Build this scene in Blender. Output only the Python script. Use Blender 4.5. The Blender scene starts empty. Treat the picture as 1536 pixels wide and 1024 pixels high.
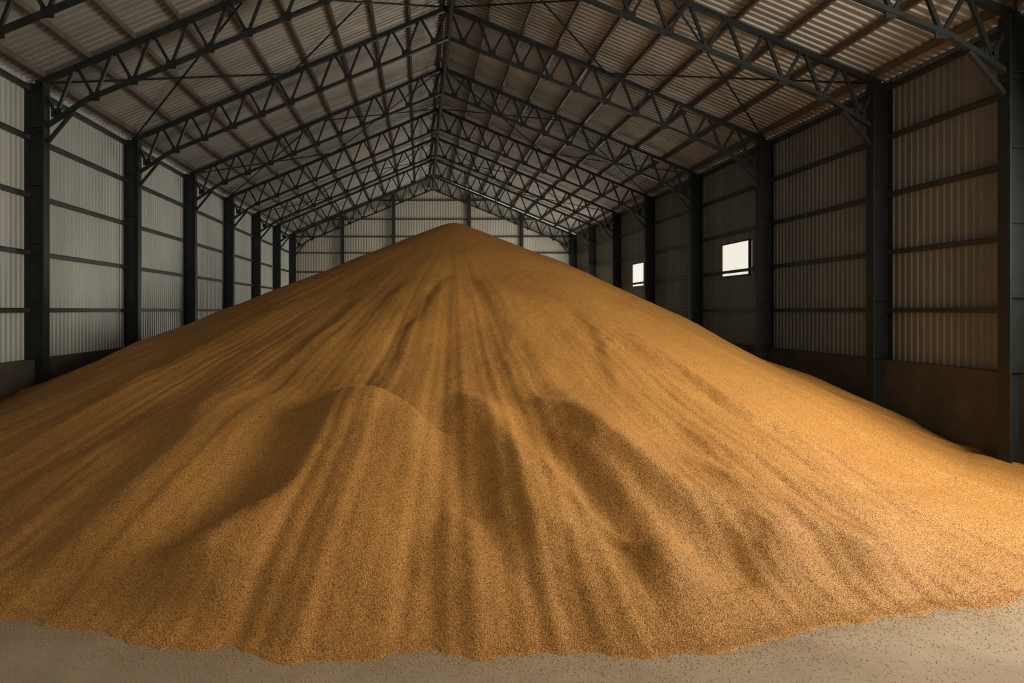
import bpy, math, numpy as np
from mathutils import Vector
rng=np.random.default_rng(7)
sc=bpy.context.scene
try:
    sc.view_settings.view_transform='Standard'
    sc.view_settings.look='None'
except Exception: pass

# ------------------------------------------------------------------ helpers
class MB:
    def __init__(s): s.v=[]; s.f=[]
    def box(s,x0,x1,y0,y1,z0,z1):
        n=len(s.v)
        s.v+=[(x0,y0,z0),(x1,y0,z0),(x1,y1,z0),(x0,y1,z0),(x0,y0,z1),(x1,y0,z1),(x1,y1,z1),(x0,y1,z1)]
        s.f+=[tuple(n+i for i in q) for q in ((0,3,2,1),(4,5,6,7),(0,1,5,4),(1,2,6,5),(2,3,7,6),(3,0,4,7))]
    def beam(s,a,b,w,h,up=(0,1,0)):
        a=Vector(a);b=Vector(b);d=(b-a).normalized();u=Vector(up)
        r=d.cross(u)
        if r.length<1e-4: u=Vector((1,0,0)); r=d.cross(u)
        r.normalize(); u=r.cross(d).normalized()
        n=len(s.v)
        for p in (a,b):
            for i,j in ((-1,-1),(1,-1),(1,1),(-1,1)):
                s.v.append(tuple(p+u*(w/2*i)+r*(h/2*j)))
        s.f+=[tuple(n+i for i in q) for q in ((0,1,2,3),(7,6,5,4),(0,4,5,1),(1,5,6,2),(2,6,7,3),(3,7,4,0))]
    def obj(s,name,mat,parent=None,loc=(0,0,0)):
        me=bpy.data.meshes.new(name); me.from_pydata(s.v,[],s.f); me.update()
        o=bpy.data.objects.new(name,me); sc.collection.objects.link(o)
        o.location=loc
        if mat: me.materials.append(mat)
        if parent: o.parent=parent
        return o

def mat(name):
    m=bpy.data.materials.new(name); m.use_nodes=True
    nt=m.node_tree; b=nt.nodes['Principled BSDF']; return m,nt,b
def N(nt,t,**k):
    n=nt.nodes.new(t)
    for a,v in k.items(): setattr(n,a,v)
    return n
def ramp(nt,stops):
    r=nt.nodes.new('ShaderNodeValToRGB'); e=r.color_ramp.elements
    while len(e)<len(stops): e.new(.5)
    for i,(p,c) in enumerate(stops): e[i].position=p; e[i].color=(*c,1)
    return r
def noise(nt,vec,scale,detail=4,rough=.55):
    n=nt.nodes.new('ShaderNodeTexNoise'); n.inputs['Scale'].default_value=scale
    n.inputs['Detail'].default_value=detail; n.inputs['Roughness'].default_value=rough
    nt.links.new(vec,n.inputs['Vector']); return n
def mapping(nt,scale):
    tc=N(nt,'ShaderNodeTexCoord'); mp=N(nt,'ShaderNodeMapping'); mp.inputs['Scale'].default_value=scale
    nt.links.new(tc.outputs['Object'],mp.inputs['Vector']); return mp.outputs['Vector']

def sheet_mat(name,c1,c2,stretch,metal=.25,rough=.5):
    m,nt,b=mat(name)
    v=mapping(nt,stretch); n=noise(nt,v,1.0,5,.6)
    r=ramp(nt,[(.3,c1),(.7,c2)]); nt.links.new(n.outputs['Fac'],r.inputs['Fac'])
    nt.links.new(r.outputs['Color'],b.inputs['Base Color'])
    b.inputs['Metallic'].default_value=metal; b.inputs['Roughness'].default_value=rough
    return m
def plain(name,c,rough=.6,metal=0,var=.25,scale=3):
    m,nt,b=mat(name)
    v=mapping(nt,(1,1,1)); n=noise(nt,v,scale,5)
    lo=tuple(x*(1-var) for x in c); hi=tuple(x*(1+var) for x in c)
    r=ramp(nt,[(.3,lo),(.7,hi)]); nt.links.new(n.outputs['Fac'],r.inputs['Fac'])
    nt.links.new(r.outputs['Color'],b.inputs['Base Color'])
    b.inputs['Roughness'].default_value=rough; b.inputs['Metallic'].default_value=metal
    return m

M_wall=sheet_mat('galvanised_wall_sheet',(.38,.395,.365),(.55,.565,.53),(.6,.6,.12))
M_wallr=sheet_mat('shaded_wall_sheet',(.15,.152,.135),(.24,.24,.215),(.6,.6,.12))  # wall sheet with the right wall's shade put into its colour
M_far=sheet_mat('galvanised_gable_sheet',(.44,.42,.36),(.58,.55,.47),(.6,.6,.12))
M_roof=sheet_mat('galvanised_roof_sheet',(.25,.24,.22),(.44,.42,.38),(.15,.8,.3))
M_steel=plain('dark_painted_steel',(.018,.022,.022),.5,.2)
M_girt=plain('girt_steel',(.05,.052,.046),.5,.2)
M_purlin=plain('purlin_steel',(.13,.10,.075),.55,.1)

M_conc,nt,b=mat('stained_concrete')
v=mapping(nt,(1,1,1)); n1=noise(nt,v,.8,8,.65); n2=noise(nt,v,30,3)
r=ramp(nt,[(.3,(.04,.035,.026)),(.55,(.075,.065,.05)),(.75,(.115,.10,.078))])
nt.links.new(n1.outputs['Fac'],r.inputs['Fac']); nt.links.new(r.outputs['Color'],b.inputs['Base Color'])
bp=N(nt,'ShaderNodeBump'); bp.inputs['Strength'].default_value=.3; bp.inputs['Distance'].default_value=.02
nt.links.new(n2.outputs['Fac'],bp.inputs['Height']); nt.links.new(bp.outputs['Normal'],b.inputs['Normal'])
b.inputs['Roughness'].default_value=.9

M_floor,nt,b=mat('dusty_concrete_floor')
v=mapping(nt,(1,1,1)); n1=noise(nt,v,.7,7,.6); n2=noise(nt,v,60,3,.7)
r=ramp(nt,[(.3,(.28,.21,.135)),(.7,(.41,.32,.215))]); nt.links.new(n1.outputs['Fac'],r.inputs['Fac'])
vo=N(nt,'ShaderNodeTexVoronoi'); vo.inputs['Scale'].default_value=34; nt.links.new(v,vo.inputs['Vector'])
r2=ramp(nt,[(.0,(.55,.48,.38)),(.22,(.78,.73,.66)),(.3,(1,1,1))]); nt.links.new(vo.outputs['Distance'],r2.inputs['Fac'])
mx=N(nt,'ShaderNodeMix',data_type='RGBA',blend_type='MULTIPLY'); mx.inputs['Factor'].default_value=.7
nt.links.new(r.outputs['Color'],mx.inputs['A']); nt.links.new(r2.outputs['Color'],mx.inputs['B'])
nt.links.new(mx.outputs['Result'],b.inputs['Base Color'])
bp=N(nt,'ShaderNodeBump'); bp.inputs['Strength'].default_value=.5; bp.inputs['Distance'].default_value=.01
nt.links.new(n2.outputs['Fac'],bp.inputs['Height']); nt.links.new(bp.outputs['Normal'],b.inputs['Normal'])
b.inputs['Roughness'].default_value=.85

M_grain,nt,b=mat('wheat_grain')
v=mapping(nt,(1,1,1))
vo=N(nt,'ShaderNodeTexVoronoi'); vo.inputs['Scale'].default_value=54; nt.links.new(v,vo.inputs['Vector'])
cr=ramp(nt,[(0,(.68,.375,.105)),(.45,(.55,.275,.066)),(.85,(.25,.11,.022))])
nt.links.new(vo.outputs['Distance'],cr.inputs['Fac'])
sep=N(nt,'ShaderNodeSeparateColor'); nt.links.new(vo.outputs['Color'],sep.inputs['Color'])
c2=ramp(nt,[(0,(.72,.66,.60)),(.5,(1,1,1)),(1,(1.0,1.0,1.0))]); nt.links.new(sep.outputs['Red'],c2.inputs['Fac'])
mx=N(nt,'ShaderNodeMix',data_type='RGBA',blend_type='MULTIPLY'); mx.inputs['Factor'].default_value=.9
nt.links.new(cr.outputs['Color'],mx.inputs['A']); nt.links.new(c2.outputs['Color'],mx.inputs['B'])
nn=noise(nt,v,.5,5); c3=ramp(nt,[(.3,(.88,.84,.79)),(.7,(1,1,1))]); nt.links.new(nn.outputs['Fac'],c3.inputs['Fac'])
mx2=N(nt,'ShaderNodeMix',data_type='RGBA',blend_type='MULTIPLY'); mx2.inputs['Factor'].default_value=1
nt.links.new(mx.outputs['Result'],mx2.inputs['A']); nt.links.new(c3.outputs['Color'],mx2.inputs['B'])
nt.links.new(mx2.outputs['Result'],b.inputs['Base Color'])
bp=N(nt,'ShaderNodeBump'); bp.invert=True; bp.inputs['Strength'].default_value=.75; bp.inputs['Distance'].default_value=.010
nt.links.new(vo.outputs['Distance'],bp.inputs['Height']); nt.links.new(bp.outputs['Normal'],b.inputs['Normal'])
b.inputs['Roughness'].default_value=.6; b.inputs['Specular IOR Level'].default_value=.3

M_kernel,nt,b=mat('loose_wheat_kernel')
v=mapping(nt,(1,1,1)); wn=N(nt,'ShaderNodeTexVoronoi'); wn.inputs['Scale'].default_value=34; nt.links.new(v,wn.inputs['Vector'])
sep=N(nt,'ShaderNodeSeparateColor'); nt.links.new(wn.outputs['Color'],sep.inputs['Color'])
r=ramp(nt,[(0,(.44,.205,.05)),(.5,(.59,.305,.08)),(1,(.72,.42,.135))]); nt.links.new(sep.outputs['Green'],r.inputs['Fac'])
nt.links.new(r.outputs['Color'],b.inputs['Base Color']); b.inputs['Roughness'].default_value=.5

# ------------------------------------------------------------------ building (floor z=0)
XL,XR=-12.0,14.4; XC=(XL+XR)/2; EAVE=11.2; SL=.42; YN,YF=-3.0,63.2
APEX=EAVE+SL*(XR-XC)
frames=[2.6,9.2,16.1,20.9,27.85,34.85,41.9,48.9,55.9,62.8]
def roof_z(x): return EAVE+SL*((x-XL) if x<XC else (XR-x))

m=MB(); m.box(XL-.5,XR+.5,YN-12,YF+.5,-.3,0); m.obj('floor',M_floor)

def profile(length,pitch=.25,depth=.04):
    pts=[];s=0.0
    while s<length:
        for t,d in ((0,0),(.42,0),(.52,1),(.9,1)):
            pts.append((s+t*pitch,d*depth))
        s+=pitch
    return [p for p in pts if p[0]<length]+[(length,0)]
def strip(m,A,B):
    n=len(m.v); k=len(A); m.v+=A; m.v+=B
    for i in range(k-1): m.f.append((n+i,n+i+1,n+k+i+1,n+k+i))
pr=profile(YF-YN)
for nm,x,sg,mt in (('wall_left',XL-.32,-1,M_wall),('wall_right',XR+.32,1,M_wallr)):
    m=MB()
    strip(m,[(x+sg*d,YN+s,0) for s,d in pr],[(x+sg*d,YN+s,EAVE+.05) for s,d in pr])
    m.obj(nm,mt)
pr=profile(XR-XL+.6)
m=MB()
strip(m,[(XL-.3+s,YF+d,0) for s,d in pr],[(XL-.3+s,YF+d,roof_z(XL-.3+s)+.1) for s,d in pr])
m.obj('wall_far',M_far)
pr=profile(YF-YN+.3,.28,.05)
m=MB()
strip(m,[(XL-.5,YN+s,EAVE+.18+d-.2) for s,d in pr],[(XC,YN+s,APEX+.2+d) for s,d in pr])
strip(m,[(XC,YN+s,APEX+.2+d) for s,d in pr],[(XR+.5,YN+s,EAVE+.18+d-.2) for s,d in pr])
m.obj('ceiling',M_roof)

m=MB()
npur=9
for side in (0,1):
    for i in range(npur+1):
        t=(i+.15)/(npur+.3)
        x=XL+(XC-XL)*t if side==0 else XR-(XR-XC)*t
        m.box(x-.05,x+.05,YN,YF-.1,roof_z(x)-.02,roof_z(x)+.16)
m.obj('roof_purlins',M_purlin)

def truss(y):
    m=MB(); D=1.25
    for side in (0,1):
        xe=XL if side==0 else XR
        P=lambda t,dz=0:(xe+(XC-xe)*t,0,roof_z(XL)+SL*abs(XC-xe)*t-.12-dz)
        m.beam(P(0),P(1),.18,.15)
        m.beam(P(.0,D+.25),P(.12,D-.12),.15,.12)
        m.beam(P(.12,D-.12),P(1,D),.15,.12)
        n=11
        for i in range(n):
            a=i/n; c=(i+.5)/n; e=(i+1)/n
            m.beam(P(a+.004),P(c,D-.06),.09,.09); m.beam(P(c,D-.06),P(e-.004),.09,.09)
            g=P(c,D-.02); m.box(g[0]-.16,g[0]+.16,-.02,.02,g[2]-.05,g[2]+.22)
    m.beam((XC,0,APEX-.1),(XC,0,APEX-.12-D),.14,.13)
    m.obj('roof_truss',M_steel,loc=(0,y,0))
for y in frames: truss(y)
m=MB()
zt=APEX-.25; zb=APEX-1.4
m.beam((XC,YN,zt),(XC,YF-.1,zt),.12,.12); m.beam((XC,YN,zb),(XC,YF-.1,zb),.1,.1)
for a,c in zip(frames[:-1],frames[1:]):
    mid=(a+c)/2
    m.beam((XC,a,zb),(XC,mid,zt),.08,.08); m.beam((XC,mid,zt),(XC,c,zb),.08,.08)
m.obj('ridge_bracing_girder',M_steel)
m=MB()
for a,c in ((20.9,27.85),(34.85,41.9),(48.9,55.9),(9.2,16.1)):
    for side in (0,1):
        xe=XL if side==0 else XR
        for t0,t1 in ((0,.5),(.5,1)):
            q=lambda t,y:(xe+(XC-xe)*t,y,roof_z(xe+(XC-xe)*t)-.1)
            m.beam(q(t0,a),q(t1,c),.05,.05); m.beam(q(t1,a),q(t0,c),.05,.05)
m.obj('roof_wind_bracing',M_steel)

def column(x,y,sg,h):
    m=MB()
    m.box(-.30,-.26,-.17,.17,0,h); m.box(.26,.30,-.17,.17,0,h); m.box(-.26,.26,-.03,.03,0,h)
    for z in np.arange(2.5,h,1.8): m.box(-.26,.26,-.15,.15,z,z+.03)
    m.box(-.36,.36,-.24,.24,0,.04)
    m.beam((sg*.28,0,h-1.9),(sg*1.15,0,h-.85),.1,.1)
    m.obj('steel_column',M_steel,loc=(x,y,0))
for y in frames:
    column(XL+.0,y,1,EAVE-.1); column(XR-.0,y,-1,EAVE-.1)
for x in (-7.3,-2.5,4.65,9.6):
    m=MB(); h=roof_z(x)-.3
    m.box(-.14,.14,-.2,-.17,0,h); m.box(-.14,.14,.12,.15,0,h); m.box(-.02,.02,-.17,.12,0,h)
    m.box(-.2,.2,-.24,.18,0,.04)
    m.obj('gable_column',M_steel,loc=(x,YF-.3,0))

GZ=[4.0,5.8,7.6,9.4,10.95]
m=MB()
for x,sg in ((XL-.25,1),(XR+.25,-1)):
    for z in GZ:
        m.box(x-.05,x+.05,YN,YF-.05,z-.07,z+.07); m.box(x-.05+sg*.04,x+.05+sg*.04,YN,YF-.05,z+.05,z+.07)
m.obj('side_wall_girts',M_girt)
m=MB()
for z in GZ+[12.6,14.4]:
    half=(XR-XL)/2 if z<EAVE else (APEX-z)/SL-.1
    m.box(XC-half,XC+half,YF-.12,YF-.03,z-.06,z+.06)
m.obj('gable_wall_girts',M_girt)

for x0,x1 in ((XL-.30,XL-.06),(XR+.06,XR+.30)):
    m=MB(); m.box(x0,x1,YN,YF-.2,0,2.4); m.box(x0,x1,YN,YF-.2,2.4,2.46)
    m.obj('concrete_retaining_wall',M_conc)
m=MB(); m.box(XL,XR,YF-.35,YF-.05,0,2.4); m.box(XL,XR,YF-.37,YF-.05,2.4,2.46); m.obj('concrete_retaining_wall',M_conc)

M_pane,nt,b=mat('daylit_window_glass')
b.inputs['Base Color'].default_value=(.8,.82,.8,1); b.inputs['Roughness'].default_value=.2
b.inputs['Emission Color'].default_value=(1,.95,.85,1); b.inputs['Emission Strength'].default_value=.82
for i,(ya,yb) in enumerate(((29.6,32.2),(42.7,45.8))):
    e=bpy.data.objects.new('window_%d'%(i+1),None); sc.collection.objects.link(e)
    x=XR+.22; z0,z1=5.62,7.1
    m=MB(); m.box(x-.0,x+.04,ya,yb,z0,z1); m.obj('pane',M_pane,e)
    m=MB(); w=.07
    m.box(x-.05,x+.06,ya-w,ya,z0-w,z1+w); m.box(x-.05,x+.06,yb,yb+w,z0-w,z1+w)
    m.box(x-.05,x+.06,ya,yb,z0-w,z0); m.box(x-.05,x+.06,ya,yb,z1,z1+w)
    m.obj('frame',M_girt,e)

# ------------------------------------------------------------------ wheat pile
AX,AY,AH,T=1.27,25.3,7.34,.42
def vnoise(x,y,seed):
    g=np.random.default_rng(seed).random((256,256))
    xi=np.floor(x).astype(int); yi=np.floor(y).astype(int); fx=x-xi; fy=y-yi
    fx=fx*fx*(3-2*fx); fy=fy*fy*(3-2*fy)
    a=g[xi%256,yi%256];b_=g[(xi+1)%256,yi%256];c=g[xi%256,(yi+1)%256];d=g[(xi+1)%256,(yi+1)%256]
    return (a*(1-fx)+b_*fx)*(1-fy)+(c*(1-fx)+d*fx)*fy-.5
OUT=[(-11.5,12.6),(-8.5,10.6),(-5.6,8.98),(-4.6,8.82),(-3.58,8.45),(-2.4,8.14),(-1.15,7.88),(-.24,8.02),(.56,8.06),(2.16,8.04),(2.94,8.0),
     (3.88,8.28),(4.96,8.75),(6.0,9.02),(7.5,9.2),(8.7,9.7),(11.5,11.4),(14.0,13.6)]
ot=np.array([math.atan2(x-AX,AY-y) for x,y in OUT]); orr=np.array([math.hypot(x-AX,AY-y) for x,y in OUT])
def base_r(th): return np.interp(th,ot,orr)
# (points, amplitude, dark-side width, gentle-side width, fade-in, fade-out)
CR=[
([(-.75,13.2),(-1.05,12.95),(-1.35,12.4),(-1.52,11.66),(-1.81,10.5),(-2.47,9.52),(-3.43,8.7)],.50,.55,1.2,.22,.12),
([(.55,13.1),(.88,12.57),(1.47,11.3),(1.76,10.19),(1.65,9.4),(1.18,8.75)],.38,.45,.7,.3,.25),
([(2.2,12.4),(2.53,11.51),(3.09,10.47),(3.45,9.73),(3.38,9.12),(2.9,8.6)],.33,.48,.6,.35,.2),
([(2.0,13.4),(2.39,12.6),(3.2,11.45),(3.93,10.7),(4.8,10.1),(5.3,9.55),(5.6,8.94)],.54,.55,1.0,.4,.15),
([(4.3,12.2),(4.79,11.4),(5.5,10.5),(6.31,9.85),(7.4,9.3)],.36,.42,1.0,.35,.2),
([(-3.3,14.8),(-3.69,14.18),(-4.18,13.06),(-4.07,11.97),(-4.3,11.1),(-4.78,9.9),(-5.2,9.0)],.26,.6,1.3,.35,.15),
([(.6,11.6),(.33,11.6),(-.35,11.35),(-.8,10.7),(-.97,9.7),(-.95,8.6)],.15,.36,.8,.3,.3),
([(1.41,20.2),(.17,17.1),(-.3,14.9),(-.46,13.3)],.055,.18,.8,.3,.3),
([(1.7,20.2),(2.0,17.5),(2.2,15.7),(2.1,14.5)],.045,.18,.8,.3,.3),
([(4.15,18.1),(4.4,16.5),(4.35,14.5),(4.2,13.4)],.06,.18,.8,.3,.3),
([(-1.33,19),(-2.3,16.3),(-2.97,14.5),(-3.1,13.5)],.07,.24,1.0,.3,.3),
([(2.5,14.8),(2.7,13.5),(2.8,12.8)],.04,.18,.6,.3,.3),
([(-.2,19.4),(-1.2,16.9),(-1.5,14.9)],.04,.2,.8,.3,.3),
([(4.2,17),(5.1,16),(7.1,13.7),(8.4,12.5),(9.4,11.5)],.14,.25,.9,.3,.3),
([(4.6,13.2),(5.4,12.2),(6.5,11.3),(8.2,10.2)],.18,.30,.9,.3,.25),
([(6.0,13.4),(7.6,12.0),(9.3,10.9)],.12,.25,.8,.3,.3),
([(-3.2,20),(-5.1,18.0),(-7.1,14.85),(-8.4,13.3)],.12,.35,1.0,.3,.3),
([(-4.6,14.6),(-5.4,13.2),(-6.4,12.0),(-7.4,11.0)],.17,.4,1.0,.3,.3),
([(-5.4,11.9),(-6.0,10.9),(-6.4,10.0)],.12,.35,.8,.3,.3),
([(-2.6,12.2),(-3.0,11.2),(-3.3,10.3),(-4.0,9.3)],.08,.3,.7,.3,.3),
([(3.6,10.3),(4.1,9.6),(4.3,8.8)],.12,.25,.6,.3,.3),
([(.1,9.9),(.3,9.2),(.1,8.4)],.09,.25,.6,.3,.3),
]
xs=np.linspace(XL-.05,XR+.05,700)
ysn=np.concatenate([np.arange(6.8,17,.032),np.arange(17,26,.06),np.arange(26,44.5,.2)])
X,Y=np.meshgrid(xs,ysn)
dx=X-AX; dy=Y-AY; r=np.hypot(dx,dy); th=np.arctan2(dx,-dy)
rr=np.sqrt(r*r+.3**2)
BR=base_r(th)
edge=(vnoise(th*30+40,r*0+5,2)*.30+vnoise(th*90+40,r*0+5,22)*.14)
k=np.clip(r/17,0,1)**2
Z=AH+.10-T*rr+k*(T*(BR+edge)-AH)
L_=np.clip((BR-r)/2.2,0,1)
up=np.clip(r/6,0,1)*L_
lump=.24*vnoise(X*.45+30,Y*.45+9,3)*up
lump+=.06*vnoise(X*1.0+30,Y*1.0+9,4)*up
tw=th+.16*vnoise(X*.33+11,Y*.33+11,31)
lump+=.05*vnoise(tw*11+60,r*.22+9,5)*np.clip((r-2)/8,0,1)*L_
lump+=.012*vnoise(tw*40+90,r*.5+9,6)*np.clip((r-2)/8,0,1)*L_
lump+=.34*np.exp(-((X+.2)**2/2.2+(Y-12.2)**2/1.3))
lump+=.20*np.exp(-((X+3.0)**2/1.2+(Y-12.3)**2/1.4))
s_=np.clip((X-4.5)/8,0,1)
lump-=.60*s_*s_*(3-2*s_)*L_
Z+=lump
Z+=.012*vnoise(X*5+80,Y*5+80,8)+.008*vnoise(X*11+80,Y*11+80,9)
sel=(Y<21)
xx=X[sel];yy=Y[sel]; pos=np.zeros_like(xx); neg=np.zeros_like(xx)
wx=xx+.22*vnoise(xx*1.0+20,yy*1.0+20,11)+.03*vnoise(xx*5+20,yy*5+20,13); wy=yy+.22*vnoise(xx*1.0+70,yy*1.0+20,12)
for pts,amp,wl,wr,fi,fo in CR:
    P=np.array(pts,float)
    E=np.vstack([2*P[0]-P[1],P,2*P[-1]-P[-2]]); C=[]
    for i in range(1,len(E)-2):
        for t in (0,.25,.5,.75):
            C.append(.5*((2*E[i])+(-E[i-1]+E[i+1])*t+(2*E[i-1]-5*E[i]+4*E[i+1]-E[i+2])*t*t+(-E[i-1]+3*E[i]-3*E[i+1]+E[i+2])*t**3))
    C.append(P[-1]); P=np.array(C)
    bb=(xx>P[:,0].min()-3.2)&(xx<P[:,0].max()+3.2)&(yy>P[:,1].min()-2.5)&(yy<P[:,1].max()+2.5)
    ax_,ay_=wx[bb],wy[bb]
    seg=np.diff(P,axis=0); L=np.hypot(*seg.T); tot=L.sum(); acc=0
    best=np.full(ax_.shape,1e9); S=np.zeros_like(ax_); TT=np.zeros_like(ax_)
    for q_ in range(len(seg)):
        px=ax_-P[q_,0]; py=ay_-P[q_,1]
        u=np.clip((px*seg[q_,0]+py*seg[q_,1])/L[q_]**2,0,1)
        qx=px-u*seg[q_,0]; qy=py-u*seg[q_,1]; d=np.hypot(qx,qy)
        s=(seg[q_,0]*py-seg[q_,1]*px)/L[q_]
        mk=d<best; best[mk]=d[mk]; S[mk]=np.where(s>=0,d,-d)[mk]; TT[mk]=((acc+u*L[q_])/tot)[mk]
        acc+=L[q_]
    w=np.where(S>0,wr,wl)
    q=np.sqrt(S*S+.05**2)-.05
    env=np.clip(TT/fi,0,1)*np.clip((1-TT)/fo,0,1); env=env*env*(3-2*env)
    p=amp*env*np.exp(-(q/w)**1.4); n_=amp*env*.35*np.exp(-((S+wl*1.9)/(wl*.9))**2)
    pos[bb]=np.cbrt(pos[bb]**3+p**3); neg[bb]=np.maximum(neg[bb],n_)
Z[sel]+=(pos-neg)*np.clip(L_[sel]*3.2,0,1)
h=.035
Z=h*np.logaddexp(0,Z/h)-.010
Z=np.where(Z<0,-.03,Z)
nv=X.size; ny,nx=X.shape
co=np.stack([X,Y,Z],-1).reshape(-1,3).astype(np.float32)
idx=np.arange(nv).reshape(ny,nx)
q=np.stack([idx[:-1,:-1],idx[:-1,1:],idx[1:,1:],idx[1:,:-1]],-1).reshape(-1,4)
zf=co[:,2][q]; q=q[(zf.max(1)>-.02)]
used,inv=np.unique(q,return_inverse=True); co=co[used]; q=inv.reshape(-1,4)
def npmesh(name,co,q,mt,smooth=True):
    me=bpy.data.meshes.new(name); n=q.shape[1]
    me.vertices.add(len(co)); me.vertices.foreach_set('co',co.astype(np.float32).ravel())
    me.loops.add(q.size); me.loops.foreach_set('vertex_index',q.ravel().astype(np.int32))
    me.polygons.add(len(q)); me.polygons.foreach_set('loop_start',np.arange(0,q.size,n,dtype=np.int32))
    me.polygons.foreach_set('loop_total',np.full(len(q),n,dtype=np.int32))
    me.update(calc_edges=True); me.validate()
    me.polygons.foreach_set('use_smooth',np.full(len(me.polygons),smooth,dtype=bool))
    me.materials.append(mt)
    o=bpy.data.objects.new(name,me); sc.collection.objects.link(o); return o
pile=npmesh('wheat_grain_pile',co,q,M_grain)

def surf(x,y):
    fx=(x-xs[0])/(xs[1]-xs[0]); ix=np.clip(fx.astype(int),0,nx-2); fx=fx-ix
    iy=np.clip(np.searchsorted(ysn,y)-1,0,ny-2); fy=(y-ysn[iy])/(ysn[iy+1]-ysn[iy])
    return (Z[iy,ix]*(1-fx)+Z[iy,ix+1]*fx)*(1-fy)+(Z[iy+1,ix]*(1-fx)+Z[iy+1,ix+1]*fx)*fy
B=np.array([(-1,0,0),(1,0,0),(0,.46,0),(0,-.46,0),(0,0,.42),(0,0,-.42)])
TR=np.array([(0,4,3),(0,2,4),(1,3,4),(1,4,2),(0,3,5),(0,5,2),(1,5,3),(1,2,5)])
def kernels(x,y,z,smin,smax,name):
    n=len(x); a=rng.random(n)*6.283; s=smin+(smax-smin)*rng.random(n); tl=(rng.random(n)-.5)*1.4
    bx=B[None,:,0]*s[:,None]; by=B[None,:,1]*s[:,None]; bz=B[None,:,2]*s[:,None]
    ct,st=np.cos(tl)[:,None],np.sin(tl)[:,None]; bx,bz=bx*ct-bz*st,bx*st+bz*ct
    V=np.stack([bx*np.cos(a)[:,None]-by*np.sin(a)[:,None]+x[:,None],bx*np.sin(a)[:,None]+by*np.cos(a)[:,None]+y[:,None],bz+z[:,None]],-1)
    Q=(np.arange(n)[:,None,None]*6+TR[None]).reshape(-1,3)
    o=npmesh(name,V.reshape(-1,3),Q,M_kernel); o.parent=pile
n=210000
ky=7.6+8.5*rng.random(n)**1.6; kx=(-.68+1.62*rng.random(n))*ky
ok=(kx>XL+.1)&(kx<XR-.1); kx=kx[ok];ky=ky[ok]
zz=surf(kx,ky); ok=zz>.012; kx,ky,zz=kx[ok],ky[ok],zz[ok]
kernels(kx,ky,zz+.003,.008,.012,'surface_kernels')
n=36000
ang=(rng.random(n)-.5)*1.5; rad=base_r(ang)-.05+rng.exponential(.24,n)
kx=AX+np.sin(ang)*rad; ky=AY-np.cos(ang)*rad
n2=12000
kx=np.concatenate([kx,-8+18*rng.random(n2)]); ky=np.concatenate([ky,6.2+4*rng.random(n2)])
ok=(kx>XL+.4)&(kx<XR-.4)&(ky>6.85); kx=kx[ok];ky=ky[ok]
zz=np.maximum(surf(kx,ky),0); ok=zz<.05; kx,ky,zz=kx[ok],ky[ok],zz[ok]
kernels(kx,ky,zz+.005,.007,.012,'spilled_kernels')

# ------------------------------------------------------------------ lights (an assumed side light out of view, world light through the front left open, plus an added rear fill)
def area(name,loc,tgt,sx,sy,p,c):
    l=bpy.data.lights.new(name,'AREA'); l.shape='RECTANGLE'; l.size=sx; l.size_y=sy; l.energy=p; l.color=c
    o=bpy.data.objects.new(name,l); sc.collection.objects.link(o); o.location=loc
    o.rotation_euler=(Vector(tgt)-Vector(loc)).to_track_quat('-Z','Y').to_euler()
area('assumed_side_light',(13.6,9.8,6.8),(-4,14,3.2),7.5,5,2300,(1,.91,.77))  # assumed main light, unseen inside the right wall; no door opening is modelled
area('rear_fill_light',(14.0,53,2.6),(-4,55,5.0),11,4.4,2600,(1,.95,.86))  # added light hidden behind the pile, no door here; brightens the far end
w=bpy.data.worlds.new('World'); sc.world=w; w.use_nodes=True
bg=w.node_tree.nodes['Background']; bg.inputs['Color'].default_value=(1,.93,.82,1); bg.inputs['Strength'].default_value=.78

cd=bpy.data.cameras.new('camera'); cam=bpy.data.objects.new('camera',cd); sc.collection.objects.link(cam)
cam.location=(0,0,4.0); cam.rotation_euler=(math.pi/2,0,0)
cd.sensor_width=36; cd.lens=36*1000/1536; cd.shift_x=138/1536; cd.shift_y=-47/1536
cd.clip_end=300
sc.camera=cam
